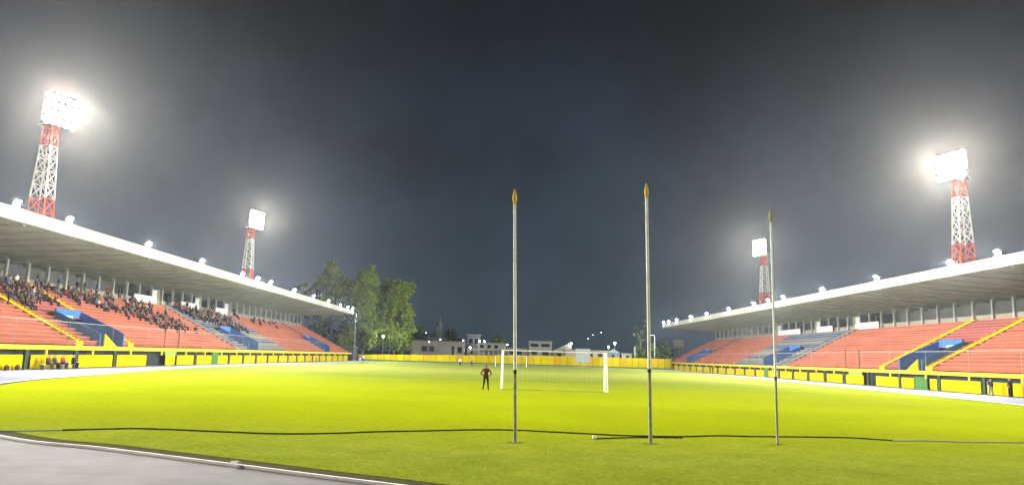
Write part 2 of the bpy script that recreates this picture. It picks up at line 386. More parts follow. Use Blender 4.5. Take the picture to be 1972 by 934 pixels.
def stand(s, W, y0, y1, roof_y0, roof_y1, sections, stairs, voms, boxes, colgap, label, cols0):
    """s: +1 right of the pitch, -1 left. X grows away from the pitch as W + s*d."""
    root = thing('grandstand', label, 'grandstand', (W+s*8, (y0+y1)/2, 0), 'covered stands on both sides of the pitch')
    ox, oy = root.location.x, root.location.y
    X = lambda d: W+s*d-ox
    Y = lambda y: y-oy
    F = 1.2                                             # first row starts this far behind the barrier
    top_z = Z0+NR*RH
    # terrace rows
    def row(i, a, b, mseat, mnose):
        d0 = F+i*RD; z = Z0+i*RH
        prof = [(X(d0), z-.05, 0), (X(d0), z+RH-.11, 1), (X(d0-.07), z+RH-.11, 1), (X(d0-.07), z+RH, 1), (X(d0+.12), z+RH, 0), (X(d0+.12), z+RH-.006, 0), (X(d0+RD-.002), z+RH-.006, 0), (X(d0+RD-.002), z-.05, 0)]
        prof[1] = (X(d0), z+RH-.11, 1)
        MB().prism(prof, Y(a), Y(b)).obj('terrace_row', [mseat, mnose], root)
    for a, b, style in sections:
        for i in range(NR):
            spans = [(a, b)]
            for (va, vb) in voms:
                if i < 6:
                    new = []
                    for p, q in spans:
                        if vb <= p or va >= q: new.append((p, q)); continue
                        if va > p+.3: new.append((p, va))
                        if vb < q-.3: new.append((vb, q))
                    spans = new
            for p, q in spans:
                if style == 'vip':
                    ms = M[['seatv', 'seatv', 'seatc', 'seatb', 'seatv', 'seatc', 'seatc', 'seatv', 'seatb', 'seatb', 'seatc', 'seatv', 'seatv', 'seatb', 'seatb', 'seatv'][i]]; mn = M['nosev']
                else: ms = M[style]; mn = M['nose']
                row(i, p+.01, q-.01, ms, mn)
    # stairs up the terrace: two steps per row, standing a little proud
    for a, b, mt in stairs:
        st = MB()
        for i in range(NR*2):
            d0 = F-.05+i*RD/2; z = Z0+i*RH/2
            st.box(X(d0), X(d0+RD/2+.02), Y(a), Y(b), z-.25, z+RH/2+.14)
        for yy in (a, b):
            st.prism([(X(F-.05), Z0+.0), (X(F-.05), Z0+.38), (X(F+NR*RD-.3), top_z+.22), (X(F+NR*RD-.3), top_z-.3)], Y(yy)-.07, Y(yy)+.07)
        st.obj('stairway', M[mt], root)
    # vomitories
    for k, (va, vb) in enumerate(voms):
        fz = lambda d: Z0+max(0, d-F)/RD*RH
        v = MB(); d0, d1 = F-.25, F+6*RD
        floor = v.box(X(d0), X(d1), Y(va)+.01, Y(vb)-.01, 1.95, 2.12).obj('entrance_floor', M['dark'], root)
        ent = MB().prism([(X(d0), 2.16), (X(d0), 3.55), (X(d0+.7), 3.95), (X(d1+.1), fz(d1)+1.15), (X(d1+.1), 2.16)], Y(vb)-.2, Y(vb)).obj('entrance_wall', M['blue'], root)
        MB().prism([(X(d0), 2.16), (X(d0), 3.45), (X(d0+.7), 3.8), (X(d1+.1), fz(d1)+1.0), (X(d1+.1), 2.16)], Y(va), Y(va)+.2).obj('entrance_wall', M['blue'], root)
        bw = MB(); yc = (va+vb)/2
        bw.box(X(d1), X(d1+.2), Y(va)+.2, Y(yc)-.8, 2.16, fz(d1)+1.25)
        bw.box(X(d1), X(d1+.2), Y(yc)+.8, Y(vb)-.2, 2.16, fz(d1)+1.25)
        bw.box(X(d1), X(d1+.2), Y(yc)-.8, Y(yc)+.8, 4.1, fz(d1)+1.25)
        bo = bw.obj('entrance_wall', M['blue'], root)
        MB().box(X(d1+.25), X(d1+.3), Y(yc)-.9, Y(yc)+.9, 2.13, 4.2).obj('tunnel_opening', M['dark'], root)
        MB().box(X(d1-.06), X(d1-.01), Y(yc)-.75, Y(yc)+.75, 4.3, 5.35).obj('entrance_sign', M['mint'] if k == 0 else M['blue'], root)
        if k == 0:
            MB().prism([(Y(va)+.25, 2.16), (Y(va)+.25, 3.5), (Y(va)+3.0, 2.16)], X(d0-.35), X(d0-.2), 'x').obj('stair_flank', M['yellow'], root)
    # rear walkway, parapet, columns, rear wall
    B = F+NR*RD
    MB().box(X(B), X(B+3.2), Y(y0), Y(y1), top_z-.5, top_z-.02).obj('rear_walkway', M['concrete'], root)
    pa = MB(); pa.box(X(B+.36), X(B+.5), Y(y0), Y(y1), top_z-.02, top_z+.75).obj('rear_parapet', M['parapet'], root)
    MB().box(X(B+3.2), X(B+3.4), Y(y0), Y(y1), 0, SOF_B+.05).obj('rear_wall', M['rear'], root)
    y = cols0; cme = MB().box(-.16, .16, -.16, .16, 0, 3.2).mesh('column', M['column'])
    while y < y1:
        zt = SOF_F+(SOF_B-SOF_F)*(B+1)/(B+4.5)
        c = link('column', cme, root, (X(B+.18), Y(y), top_z-.02)); c.scale.z = (zt-top_z+.1)/3.2
        y += colgap
    # press boxes
    for a, b in boxes:
        p = MB(); p.box(X(B-.25), X(B-.1), Y(a), Y(b), top_z-.02, top_z+1.15)
        po = p.obj('press_box', M['white'], root)
        MB().box(X(B+.55), X(B+.7), Y(a), Y(b), top_z+.76, top_z+2.6).obj('press_window', M['glass'], po)
        MB().box(X(B-.2), X(B+1.2), Y(b), Y(b)+1.1, top_z-.02, top_z+2.35).obj('press_pier', M['soffit'], po)
        MB().box(X(B-.24), X(B-.12), Y(b)-1.6, Y(b)-.01, top_z+1.152, top_z+2.2).obj('press_panel', M['white'], po)
    # roof: slab, fascia, ribs
    e = B+4.5
    rf = MB().prism([(X(.252), SOF_F+.10), (X(.252), ROOF_T-.08), (X(e), ROOF_T-.9), (X(e), SOF_B)], Y(roof_y0), Y(roof_y1)).obj('roof', M['soffit'], root)
    MB().prism([(X(.0), SOF_F+.08), (X(.0), ROOF_T-.06), (X(.25), ROOF_T-.06), (X(.25), SOF_F+.08)], Y(roof_y0), Y(roof_y1)).obj('fascia', M['fascia'], rf)
    rib = MB().prism([(s*.3, SOF_F-.005), (s*e, SOF_B), (s*e, SOF_B-.35), (s*(e*.55), (SOF_F+SOF_B)/2-.28), (s*.3, SOF_F-.1)], -.13, .13).mesh('roof_rib', M['soffit'])
    y = cols0
    while y < roof_y1-1:
        if y > roof_y0: link('roof_rib', rib, rf, (W-ox, Y(y), 0))
        y += colgap
    # end wall of the terrace
    ends = [(X(F), 0)]
    for i in range(NR): ends += [(X(F+i*RD), Z0+(i+1)*RH-.12), (X(F+(i+1)*RD), Z0+(i+1)*RH-.12)]
    ends += [(X(B+.0), 0)]
    MB().prism(ends, Y(y1)+.02, Y(y1)+.3).obj('end_wall', M['concrete'], root)
    return root

stand(-1, WL, 40, 204.5, 36, 205,
      [(40, 75, 'seat'), (76.3, 85.4, 'seat2'), (86.7, 119.6, 'seat'), (121.8, 147, 'vip'), (147, 183.6, 'seat'), (184.4, 204.5, 'seat')],
      [(75, 76.3, 'ystair'), (85.4, 86.7, 'ystair'), (119.6, 121.8, 'gstair'), (183.6, 184.4, 'dstair')],
      [(79, 84), (125, 130), (178.2, 183.2)],
      [(111, 118), (127, 134.5), (142.5, 148.5)], 3.8, 'covered salmon terrace with the crowd, left of the pitch', 44.6)
stand(1, WR, 46, 222, 44, 229,
      [(46, 86.5, 'seat'), (87.9, 97.4, 'seat2'), (98.7, 130.6, 'seat'), (133.4, 160, 'vip'), (160, 195, 'seat'), (196, 222, 'seat')],
      [(86.5, 87.9, 'ystair'), (97.4, 98.7, 'ystair'), (130.6, 133.4, 'gstair'), (195, 196, 'dstair')],
      [(88.2, 93.4), (137, 142.5), (197, 202)],
      [(123.5, 131.5), (141, 148), (156.5, 169)], 4.05, 'empty covered salmon terrace right of the pitch', 50.2)

# ------------------------------------------------------------------ barrier walls with yellow boards
def barrier(s, W, y0, y1, panels, gaps, posts, greens, label):
    root = thing('barrier_wall', label, 'wall', (W, (y0+y1)/2, 0), 'yellow barrier walls in front of the stands')
    oy = root.location.y; X = lambda d: s*d; Y = lambda y: y-oy
    MB().box(X(-.12), X(1.12), Y(y0), Y(y1), 1.74, 2.15).obj('coping_beam', M['yrail'], root)
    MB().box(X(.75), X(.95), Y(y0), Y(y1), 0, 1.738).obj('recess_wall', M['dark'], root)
    for a, b in panels:
        MB().box(X(-.03), X(.05), Y(a), Y(b), .06, 1.28).obj('wall_board', M['yellow'], root)
    for y, wd in posts:
        MB().box(X(-.08), X(.08), Y(y-wd/2), Y(y+wd/2), 1.282, 1.738).obj('post', M['yrail'], root)
    for a, b, z0, z1, mt in greens:
        MB().box(X(-.06), X(.1), Y(a), Y(b), z0, z1).obj('gate_panel', M[mt], root)
    for y in gaps:
        MB().box(X(-.05), X(.22), Y(y-.22), Y(y+.22), 0, 1.738).obj('pier', M['pier'], root)
    return root
def regular(a, b, per, pw):
    P, G, T = [], [], []; y = a
    while y+per <= b+.01:
        P.append((y, y+pw)); G.append(y+pw+(per-pw)/2); T.append((y+pw*.5, .28)); y += per
    return P, G, T
P, G, T = regular(95.8, 203, 6.2, 5.1)
barrier(-1, WL, 38, 204.5,
        [(41, 49), (50, 57), (58.2, 65.2), (66.3, 72.8), (73.7, 80.1), (81.0, 87.6), (92.6, 95.2)]+P, [49.5, 57.6, 65.7, 73.25, 80.5]+G,
        [(45, .3), (53, .3), (60.6, .3), (68.4, .3), (76.1, .3), (83.8, .3), (91.4, .3)]+T, [(92.2, 95.4, 1.3, 1.72, 'lgreen'), (107.2, 109.4, .05, 1.7, 'green')],
        'yellow boarded barrier wall under the left stand')
P, G, T = regular(100.8, 221, 6.3, 5.2)
barrier(1, WR, 44, 222,
        [(46, 53), (54, 61), (62, 68.4), (69.8, 71.2), (71.9, 75.0), (76, 82.9), (83.7, 85.1), (88.4, 91.2), (91.9, 97.4)]+P, [53.5, 61.5, 75.5, 83.3, 91.6, 99.6]+G,
        [(50, .3), (58, .3), (69.8, .3), (77.8, .3), (85.8, .3), (93.7, .3)]+T, [(85.6, 88.2, .05, 1.45, 'green'), (101.2, 105, 1.3, 1.72, 'lgreen'), (137, 139.3, .05, 1.7, 'green')],
        'yellow boarded barrier wall under the right stand')

def wire_fence(s, W, y0, y1, gates, label):
    root = thing('wire_fence', label, 'fence', (W+s*.15, (y0+y1)/2, 2.15), 'thin wire fences on the barrier walls'); oy = root.location.y
    MB().tube((0, y0-oy, 2.2), (0, y1-oy, 2.2), .035, n=6).obj('top_rail', M['wire'], root)
    pst = MB().tube((0, 0, 0), (0, 0, 2.2), .022, n=5).mesh('fence_post', M['wire']); y = y0
    while y <= y1: link('fence_post', pst, root, (0, y-oy, 0)); y += 8
    wm = MB()
    for z in np.arange(.15, 2.2, .17): wm.tube((0, y0-oy, z), (0, y1-oy, z), .0055, n=3)
    kind(wm.obj('wire_mesh', M['wire'], root), 'stuff')
    for y in gates: MB().tube((-s*.1, y-oy, 0), (-s*.1, y-oy, 2.6), .05, n=6).obj('gate_post', M['iron'], root)
wire_fence(-1, WL, 40, 172, (92, 96), 'tall thin wire fence on top of the left barrier wall')
wire_fence(1, WR, 46, 190, (102, 106), 'tall thin wire fence on top of the right barrier wall')

# ------------------------------------------------------------------ floodlight towers
def lamp_meshes():
    h = MB(); h.lathe([(.18, -.42), (.34, -.36), (.485, 0), (.50, .03), (.48, .03)], n=10)
    h.v = [(x, -z, y) for x, y, z in h.v]            # axis along -y: lamp looks to -Y locally
    hm = h.mesh('floodlight', M['steel'])
    l = MB(); n = 12; l.poly([(.478*math.cos(2*math.pi*k/n), -.024, .478*math.sin(2*math.pi*k/n)) for k in range(n)])
    return hm, l.mesh('lens', M['lens'])
LH, LL = lamp_meshes()
def tower_meshes():
    """legs and bracing of one lattice tower, red and white bands"""
    hw = lambda z: 1.80+(0.62-1.80)*z/31.2
    legs = []
    bands = [(0, 6, 0), (6, 17.3, 1), (17.3, 21.2, 0), (21.2, 28.4, 1), (28.4, 31.2, 0)]
    for sx in (-1, 1):
        for sy in (-1, 1):
            b_ = MB()
            for a, c, m in bands: b_.tube((sx*hw(a), sy*hw(a), a), (sx*hw(c), sy*hw(c), c), .12, .11, 6, m)
            legs.append(b_.mesh('leg', [M['red'], M['towerw']]))
    lev = [0, 3, 6, 9, 12, 14.8, 17.3, 19.3, 21.2, 23.1, 24.9, 26.7, 28.4, 29.9, 31.2]
    braces = []
    for k in range(len(lev)-1):
        a, c = lev[k], lev[k+1]; A, Cc = hw(a), hw(c); m = next(q for p, r_, q in bands if p <= (a+c)/2 < r_)
        b_ = MB()
        for (p, q) in (((-1, -1), (1, -1)), ((1, -1), (1, 1)), ((1, 1), (-1, 1)), ((-1, 1), (-1, -1))):
            b_.tube((p[0]*A, p[1]*A, a), (q[0]*Cc, q[1]*Cc, c), .06, n=4)
            b_.tube((q[0]*A, q[1]*A, a), (p[0]*Cc, p[1]*Cc, c), .06, n=4)
            b_.tube((p[0]*Cc, p[1]*Cc, c), (q[0]*Cc, q[1]*Cc, c), .06, n=4)
        braces.append(b_.mesh('bracing', M['red'] if m == 0 else M['towerw']))
    return legs, braces
TLEG, TBR = tower_meshes()
rk = MB()
for z in (0, 1.08, 2.16, 3.24): rk.box(-2.4, 2.4, .32, .42, z-.06, z+.06)
for x in (-2.3, -.8, .8, 2.3): rk.box(x-.06, x+.06, .42, .52, -.4, 3.7)
for x in (-.9, .9): rk.tube((x, .5, 3.2), (x*1.0, 1.6, -.3), .07, n=5)
RACK = rk.mesh('lamp_rack', M['steel'])
PLAT = MB().box(-1.2, 1.2, -1.1, 1.1, 0, .12).box(-1.2, 1.2, -1.1, -1.06, .12, .5).mesh('platform', M['steel'])
def tower(x, y, face, label, aim, power=1.0):
    root = thing('floodlight_tower', label, 'floodlight tower', (x, y, 0), 'red and white floodlight towers behind the stands')
    for m in TLEG: link('leg', m, root)
    for m in TBR: link('bracing', m, root)
    pl = link('platform', PLAT, root, (0, 0, 31.2)); pl.rotation_euler = (0, 0, face)
    rack = link('lamp_rack', RACK, root, (math.sin(face)*1.1*0, 0, 31.6)); rack.rotation_euler = (0, 0, face)
    rack.location = Matrix.Rotation(face, 3, 'Z') @ Vector((0, -1.5, 0)) + Vector((0, 0, 31.55))
    for r_ in range(4):
        for c_ in range(5):
            fl = link('floodlight', LH, rack, (-1.96+.98*c_, 0, 1.08*r_)); fl.rotation_euler = (R(14), 0, 0)
            link('lens', LL, fl)
    L = bpy.data.lights.new('tower lamp bank', 'AREA'); L.shape = 'RECTANGLE'; L.size = 4.9; L.size_y = 4.2; L.energy = TOWER_W*power; L.spread = R(150); L.color = (1, .915, .77)
    lo = bpy.data.objects.new('lamp_light', L); COL.objects.link(lo); lo.parent = rack
    lo.location = (0, -.45, 1.62)
    R2 = Matrix.Rotation(face, 3, 'Z'); wp = R2 @ Vector((0, -1.95, 0)) + Vector((x, y, 33.2))
    d = (R2.inverted() @ (Vector(aim)-wp)).normalized()
    lo.rotation_euler = d.to_track_quat('-Z', 'Y').to_euler()
    return root
# face angle: local -Y turned toward the pitch
tower(-62, 97, R(70), 'tall near floodlight tower rising behind the left roof', (0, 40, 0), 1.48)
tower(-62, 177, R(70), 'smaller far floodlight tower behind the left roof', (-4, 118, 0), .85)
tower(69, 110, R(-70), 'tall near floodlight tower rising behind the right roof', (6, 40, 0), 1.48)
tower(69, 196, R(-70), 'far floodlight tower behind the thin flagpole at the right', (-6, 122, 0), .85)
# the same row of towers goes on past the picture's edges; these two light the near end
tower(-62, 17, R(80), 'floodlight tower behind the near end of the left stand', (4, 44, 0), .40)
tower(69, 24, R(-80), 'floodlight tower behind the near end of the right stand', (4, 48, 0), .40)

# ------------------------------------------------------------------ roof edge floodlights
RH_ = MB().box(-.29, .29, -.12, .20, -.21, .21).box(-.33, .33, -.16, -.1, .20, .24).mesh('lamp_housing', M['iron'])
RLN = MB(); RLN.poly([(-.25, -.125, -.18), (.25, -.125, -.18), (.25, -.125, .18), (-.25, -.125, .18)]); RLN = RLN.mesh('lens', M['rlens'])
RLN2 = RLN.copy(); RLN2.materials[0] = M['rlens2']
RBR = MB().box(-.35, -.31, -.05, .05, -.42, .1).box(.31, .35, -.05, .05, -.42, .1).box(-.35, .35, -.07, .07, -.47, -.42).mesh('bracket', M['iron'])
def roof_lamp(x, y, s, k, side):
    root = thing('roof_floodlight', f'lit floodlight on the {side} roof edge, {ORD[k]} from the near end', 'floodlight', (x, y, ROOF_T+.48), f'floodlights along the {side} roof edge')
    root.rotation_euler = (0, 0, R(78)*(-s)+0)
    hs = link('lamp_housing', RH_, root); hs.rotation_euler = (R(44), 0, 0); link('lens', RLN if k <= 7 else RLN2, hs); link('bracket', RBR, root)
for k, y in enumerate((62, 69.7, 85.5, 101, 116.8, 124, 131, 146, 161, 175, 188, 197, 203)): roof_lamp(WL-.15, y, -1, k+1, 'left')
for k, y in enumerate((72.2, 80, 96.3, 113, 129, 136.5, 144.5, 161, 178.7, 193.7, 210, 220, 227)): roof_lamp(WR+.15, y, 1, k+1, 'right')

# ------------------------------------------------------------------ far boundary fence
def far_fence():
    root = thing('board_fence', 'long yellow board fence across the far end of the field', 'fence', (3, 213.2, 0))
    x0, x1, n = -41.4, 47.8, 48
    for k in range(n):
        a = x0+(x1-x0)*k/n; b = x0+(x1-x0)*(k+1)/n; u = (k+.5)/n
        h = 1.75+1.25*min(1, u*1.5); dy = random.uniform(-.05, .05)
        MB().box(a-3+.05, b-3-.05, dy-.05, dy+.05, .42, h+random.uniform(-.05, .05)).obj('fence_board', M['yfar'] if k % 5 else M['yfar2'], root)
    for k in range(0, n+1, 2):
        a = x0+(x1-x0)*k/n; MB().box(a-3-.06, a-3+.06, .06, .2, 0, 1.7+1.2*min(1, k/n*1.5)).obj('fence_post', M['iron'], root)
    MB().box(x0-3, x1-3, .0, .12, 0, .40).obj('base_wall', M['green'], root)
far_fence()

# ------------------------------------------------------------------ flagpoles
def flagpole(x, y, h, r, lean, label, fin='finial'):
    root = thing('flagpole', label, 'flagpole', (x, y, .02), 'flagpoles standing in the grass'); root.rotation_euler = (0, lean, 0)
    z1 = h*.27
    MB().lathe([(0, -.06), (r*1.9, -.06), (r*1.8, .02), (r*1.12, .06), (r*1.05, .1)], n=12).obj('base_collar', M['polelow'], root, smooth=True)
    MB().lathe([(r*1.05, .1), (r*1.0, z1)], n=12).obj('lower_pole', M['polelow'], root, smooth=True)
    MB().lathe([(r*1.12, z1-.05), (r*1.12, z1+.05)], n=12).obj('joint_ring', M['iron'], root, smooth=True)
    MB().lathe([(r*.97, z1), (r*.86, h*.68), (r*.8, h-.42)], n=12).obj('upper_pole', M['pole'], root, smooth=True)
    MB().lathe([(r*.86, h-.46), (r*1.0, h-.42), (.044, h-.39), (.068, h-.30), (.060, h-.2), (.032, h-.09), (.015, h-.02), (0, h)], n=12).obj('finial', M[fin], root, smooth=True)
    MB().path([(-r*.9, 0, h-.62), (-r*1.6, 0, h-.6), (-r*1.6, 0, h-.66), (-r*.9, 0, h-.68)], .008, n=5).obj('rope_pulley', M['steel'], root)
flagpole(.39, 21.0, 7.15, .046, -.031, 'grey flagpole with yellow spear tip, nearest the person on the pitch')
flagpole(4.27, 21.7, 7.62, .051, -.018, 'tallest and thickest flagpole, middle of the three, yellow spear tip')
flagpole(8.2, 22.5, 7.15, .037, -.006, 'thinnest flagpole with dull tip, in front of the right stand', 'finold')

def pole_shade_patch(x, y, r):  # dark disc on the grass, painted in place of a flagpole's base shadow
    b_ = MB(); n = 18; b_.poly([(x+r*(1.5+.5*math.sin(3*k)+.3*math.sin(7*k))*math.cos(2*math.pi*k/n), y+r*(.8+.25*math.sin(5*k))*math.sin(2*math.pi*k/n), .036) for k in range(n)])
    kind(b_.obj('pole_shade_patch', M['pole_shade']), 'structure')
M['pole_shade'] = mat('painted pole shade', (.10, .10, .03), .95, .3, 5, .3)
for x, y in ((.39, 21.0), (4.27, 21.7), (8.2, 22.5)): pole_shade_patch(x, y, .16)

# ------------------------------------------------------------------ hose, litter
def hose(pts, name, label, m, r=.035):
    P_ = []
    for i in range(len(pts)-1):
        p0 = np.array(pts[max(i-1, 0)], float); p1 = np.array(pts[i], float); p2 = np.array(pts[i+1], float); p3 = np.array(pts[min(i+2, len(pts)-1)], float)
        for j in range(8):
            u = j/8; q = .5*((2*p1)+(-p0+p2)*u+(2*p0-5*p1+4*p2-p3)*u*u+(-p0+3*p1-3*p2+p3)*u**3); P_.append((q[0], q[1], .03+r*.8))
    P_.append((*pts[-1], .03+r*.8))
    return tag(MB().path(P_, r, 8).obj(name, m, smooth=True), label, 'hose')
hose([(-13.76, 19.8), (-12.48, 20.31), (-11.84, 20.63)], 'hose', 'pale sleeved start of the hose at the left edge of the grass', M['hosew'], .02)
hose([(-11.84, 20.63), (-11.01, 21.16), (-10.19, 21.55), (-8.91, 21.5), (-7.48, 21.33), (-6.16, 21.28), (-4.83, 21.79), (-3.77, 22.53), (-2.31, 23.25), (-.91, 23.98), (.41, 24.3), (1.55, 24.05), (2.84, 23.78), (3.79, 23.58), (5.44, 23.73), (6.99, 24.4), (8.12, 24.5), (10.2, 24.9), (11.6, 25.0), (12.65, 24.5)], 'hose', 'long black hose winding across the grass behind the flagpoles', M['hose'], .022)
hose([(12.65, 24.5), (13.93, 24.85), (15.03, 24.75), (16.06, 25.0), (18.84, 25.26)], 'hose', 'pale hose end at the right edge of the grass', M['hosew'], .022)
hose([(2.81, 22.46), (3.34, 22.74), (4.04, 23.1), (4.69, 23.28), (5.6, 23.45)], 'hose', 'short black hose piece with a white end beside the middle flagpole', M['hose'], .02)
tag(MB().lathe([(0, -.06), (.05, -.05), (.06, 0), (.05, .05), (0, .06)], (2.75, 22.44, .08), 8).obj('hose_coupling', M['litter'], smooth=True), 'small white coupling at the end of the short hose', 'coupling')
pp = MB(); pp.poly([(-.10, -.07, .0), (.07, -.09, .01), (.05, .02, .06), (-.09, .03, .05)]); pp.poly([(-.09, .03, .05), (.05, .02, .06), (.09, .10, .02), (-.06, .11, .01)])
tag(pp.obj('paper_scrap', M['litter'], loc=(-5.33, 15.42, .075)), 'crumpled white paper scrap lying on the track kerb', 'paper scrap')
for i, (x, y) in enumerate(((3.1, 13.4), (3.45, 13.5))):
    tag(MB().lathe([(0, 0), (.045, .0), (.06, .02), (.03, .05), (0, .055)], (x, y, .03), 7).obj('stone', M['soil'], smooth=True), ('dark clod of earth in the near grass', 'second earth clod, right of the first in the near grass')[i], 'clod')

# ------------------------------------------------------------------ goals
def goal(x0, x1, y, h, back, label, rad=.06, net=True):
    root = thing('football_goal', label, 'goal', ((x0+x1)/2, y, .03)); hw = (x1-x0)/2; d = -1 if back > 0 else 1
    b = abs(back)
    for sx in (-1, 1):
        MB().tube((sx*hw, 0, 0), (sx*hw, 0, h), rad, n=10).obj('post', M['post'], root)
        MB().path([(sx*hw, 0, h), (sx*hw, d*.8, h), (sx*hw, d*b, .05), (sx*hw, 0, .05)], .028, 6).obj('net_stay', M['post'], root)
    MB().tube((-hw-rad, 0, h), (hw+rad, 0, h), rad*.5, n=10).obj('crossbar', M['post'], root)
    MB().tube((-hw, d*b, .05), (hw, d*b, .05), .014, n=6).obj('ground_bar', M['steel'], root)
    if net:
        nb = MB(); g_ = .14; rr = .0042
        prof = lambda z: d*(b+(.8-b)*z/h)
        for sx in (-1, 1):
            z = .1
            while z < h: nb.tube((sx*hw, 0, z), (sx*hw, prof(z), z), rr, n=3, cap=False); z += g_
            yy = .1
            while yy < b:
                zt = h if yy < .8 else h*(b-yy)/(b-.8)
                nb.tube((sx*hw, d*yy, .03), (sx*hw, d*yy, zt), rr, n=3, cap=False); yy += g_
        rr = .0012; g_ = .19
        x = -hw
        while x < hw:
            nb.tube((x, d*b, .05), (x, d*.8, h), rr, n=3, cap=False); nb.tube((x, d*.8, h), (x, 0, h), rr, n=3, cap=False); x += g_*1.6
        z = .2
        while z < h: nb.tube((-hw, prof(z), z), (hw, prof(z), z), rr, n=3, cap=False); z += g_*1.6
        kind(nb.obj('net', M['net'], root), 'stuff')
goal(-.08, 7.44, 54.9, 2.78, 1.7, 'large white football goal with net at the near end of the pitch', .07)
goal(-1.9, 5.4, 176, 2.5, -1.8, 'small distant football goal in front of the yellow board fence', .04, False)

# scoreboard
root = thing('scoreboard', 'pale rectangular scoreboard on posts in front of the yellow board fence', 'scoreboard', (21.7, 205, 0))
MB().box(-1.95, 1.95, -.12, .12, 1.45, 4.95).obj('board', M['board'], root)
fr = MB(); fr.box(-2.05, 2.05, -.16, .16, 4.952, 5.08); fr.box(-2.05, 2.05, -.16, .16, 1.32, 1.448); fr.box(-2.05, -1.952, -.16, .16, 1.45, 4.95); fr.box(1.952, 2.05, -.16, .16, 1.45, 4.95); fr.obj('frame', M['concrete'], root)
for x in (-.9, .9): MB().tube((x, 0, 0), (x, 0, 1.32), .07, n=8).obj('post', M['steel'], root)

# ------------------------------------------------------------------ people
def skin_mesh(name, J, E, mats, sub=1):
    """J: name -> (pos, radius); E: (a, b, slot). One continuous skinned surface; slots follow the nearest limb."""
    names = list(J); idx = {n: i for i, n in enumerate(names)}
    me = bpy.data.meshes.new(name+'_s'); me.from_pydata([J[n][0] for n in names], [(idx[a], idx[b]) for a, b, _ in E], [])
    ob = bpy.data.objects.new(name+'_s', me); COL.objects.link(ob)
    ob.modifiers.new('s', 'SKIN')
    if not me.skin_vertices: me.skin_vertices.new() if hasattr(me.skin_vertices, 'new') else None
    sv = me.skin_vertices[0].data
    for n in names:
        rr = J[n][1]; sv[idx[n]].radius = rr if isinstance(rr, tuple) else (rr, rr); sv[idx[n]].use_root = (n == 'pelvis')
    if sub: m2 = ob.modifiers.new('u', 'SUBSURF'); m2.levels = sub; m2.render_levels = sub
    dg = bpy.context.evaluated_depsgraph_get(); dg.update()
    out = bpy.data.meshes.new_from_object(ob.evaluated_get(dg)); out.name = name
    bpy.data.objects.remove(ob); bpy.data.meshes.remove(me)
    out.materials.clear()
    for m in mats: out.materials.append(m)
    segs = [(Vector(J[a][0]), Vector(J[b][0]), sl) for a, b, sl in E]
    for p in out.polygons:
        c = p.center; best = 1e9; sl = 0
        for a, b, s_ in segs:
            ab = b-a; t_ = max(0, min(1, (c-a).dot(ab)/max(ab.length_squared, 1e-9))); dd = (c-(a+ab*t_)).length
            if dd < best: best = dd; sl = s_
        p.material_index = sl; p.use_smooth = True
    # hair: upper and back part of the head
    hd = Vector(J['head'][0])
    for p in out.polygons:
        if p.material_index == 0 and (p.center-hd).length < .2 and (p.center.z > hd.z+.035 or p.center.y > hd.y+.03) and p.center.z > hd.z-.07: p.material_index = 3
    return out
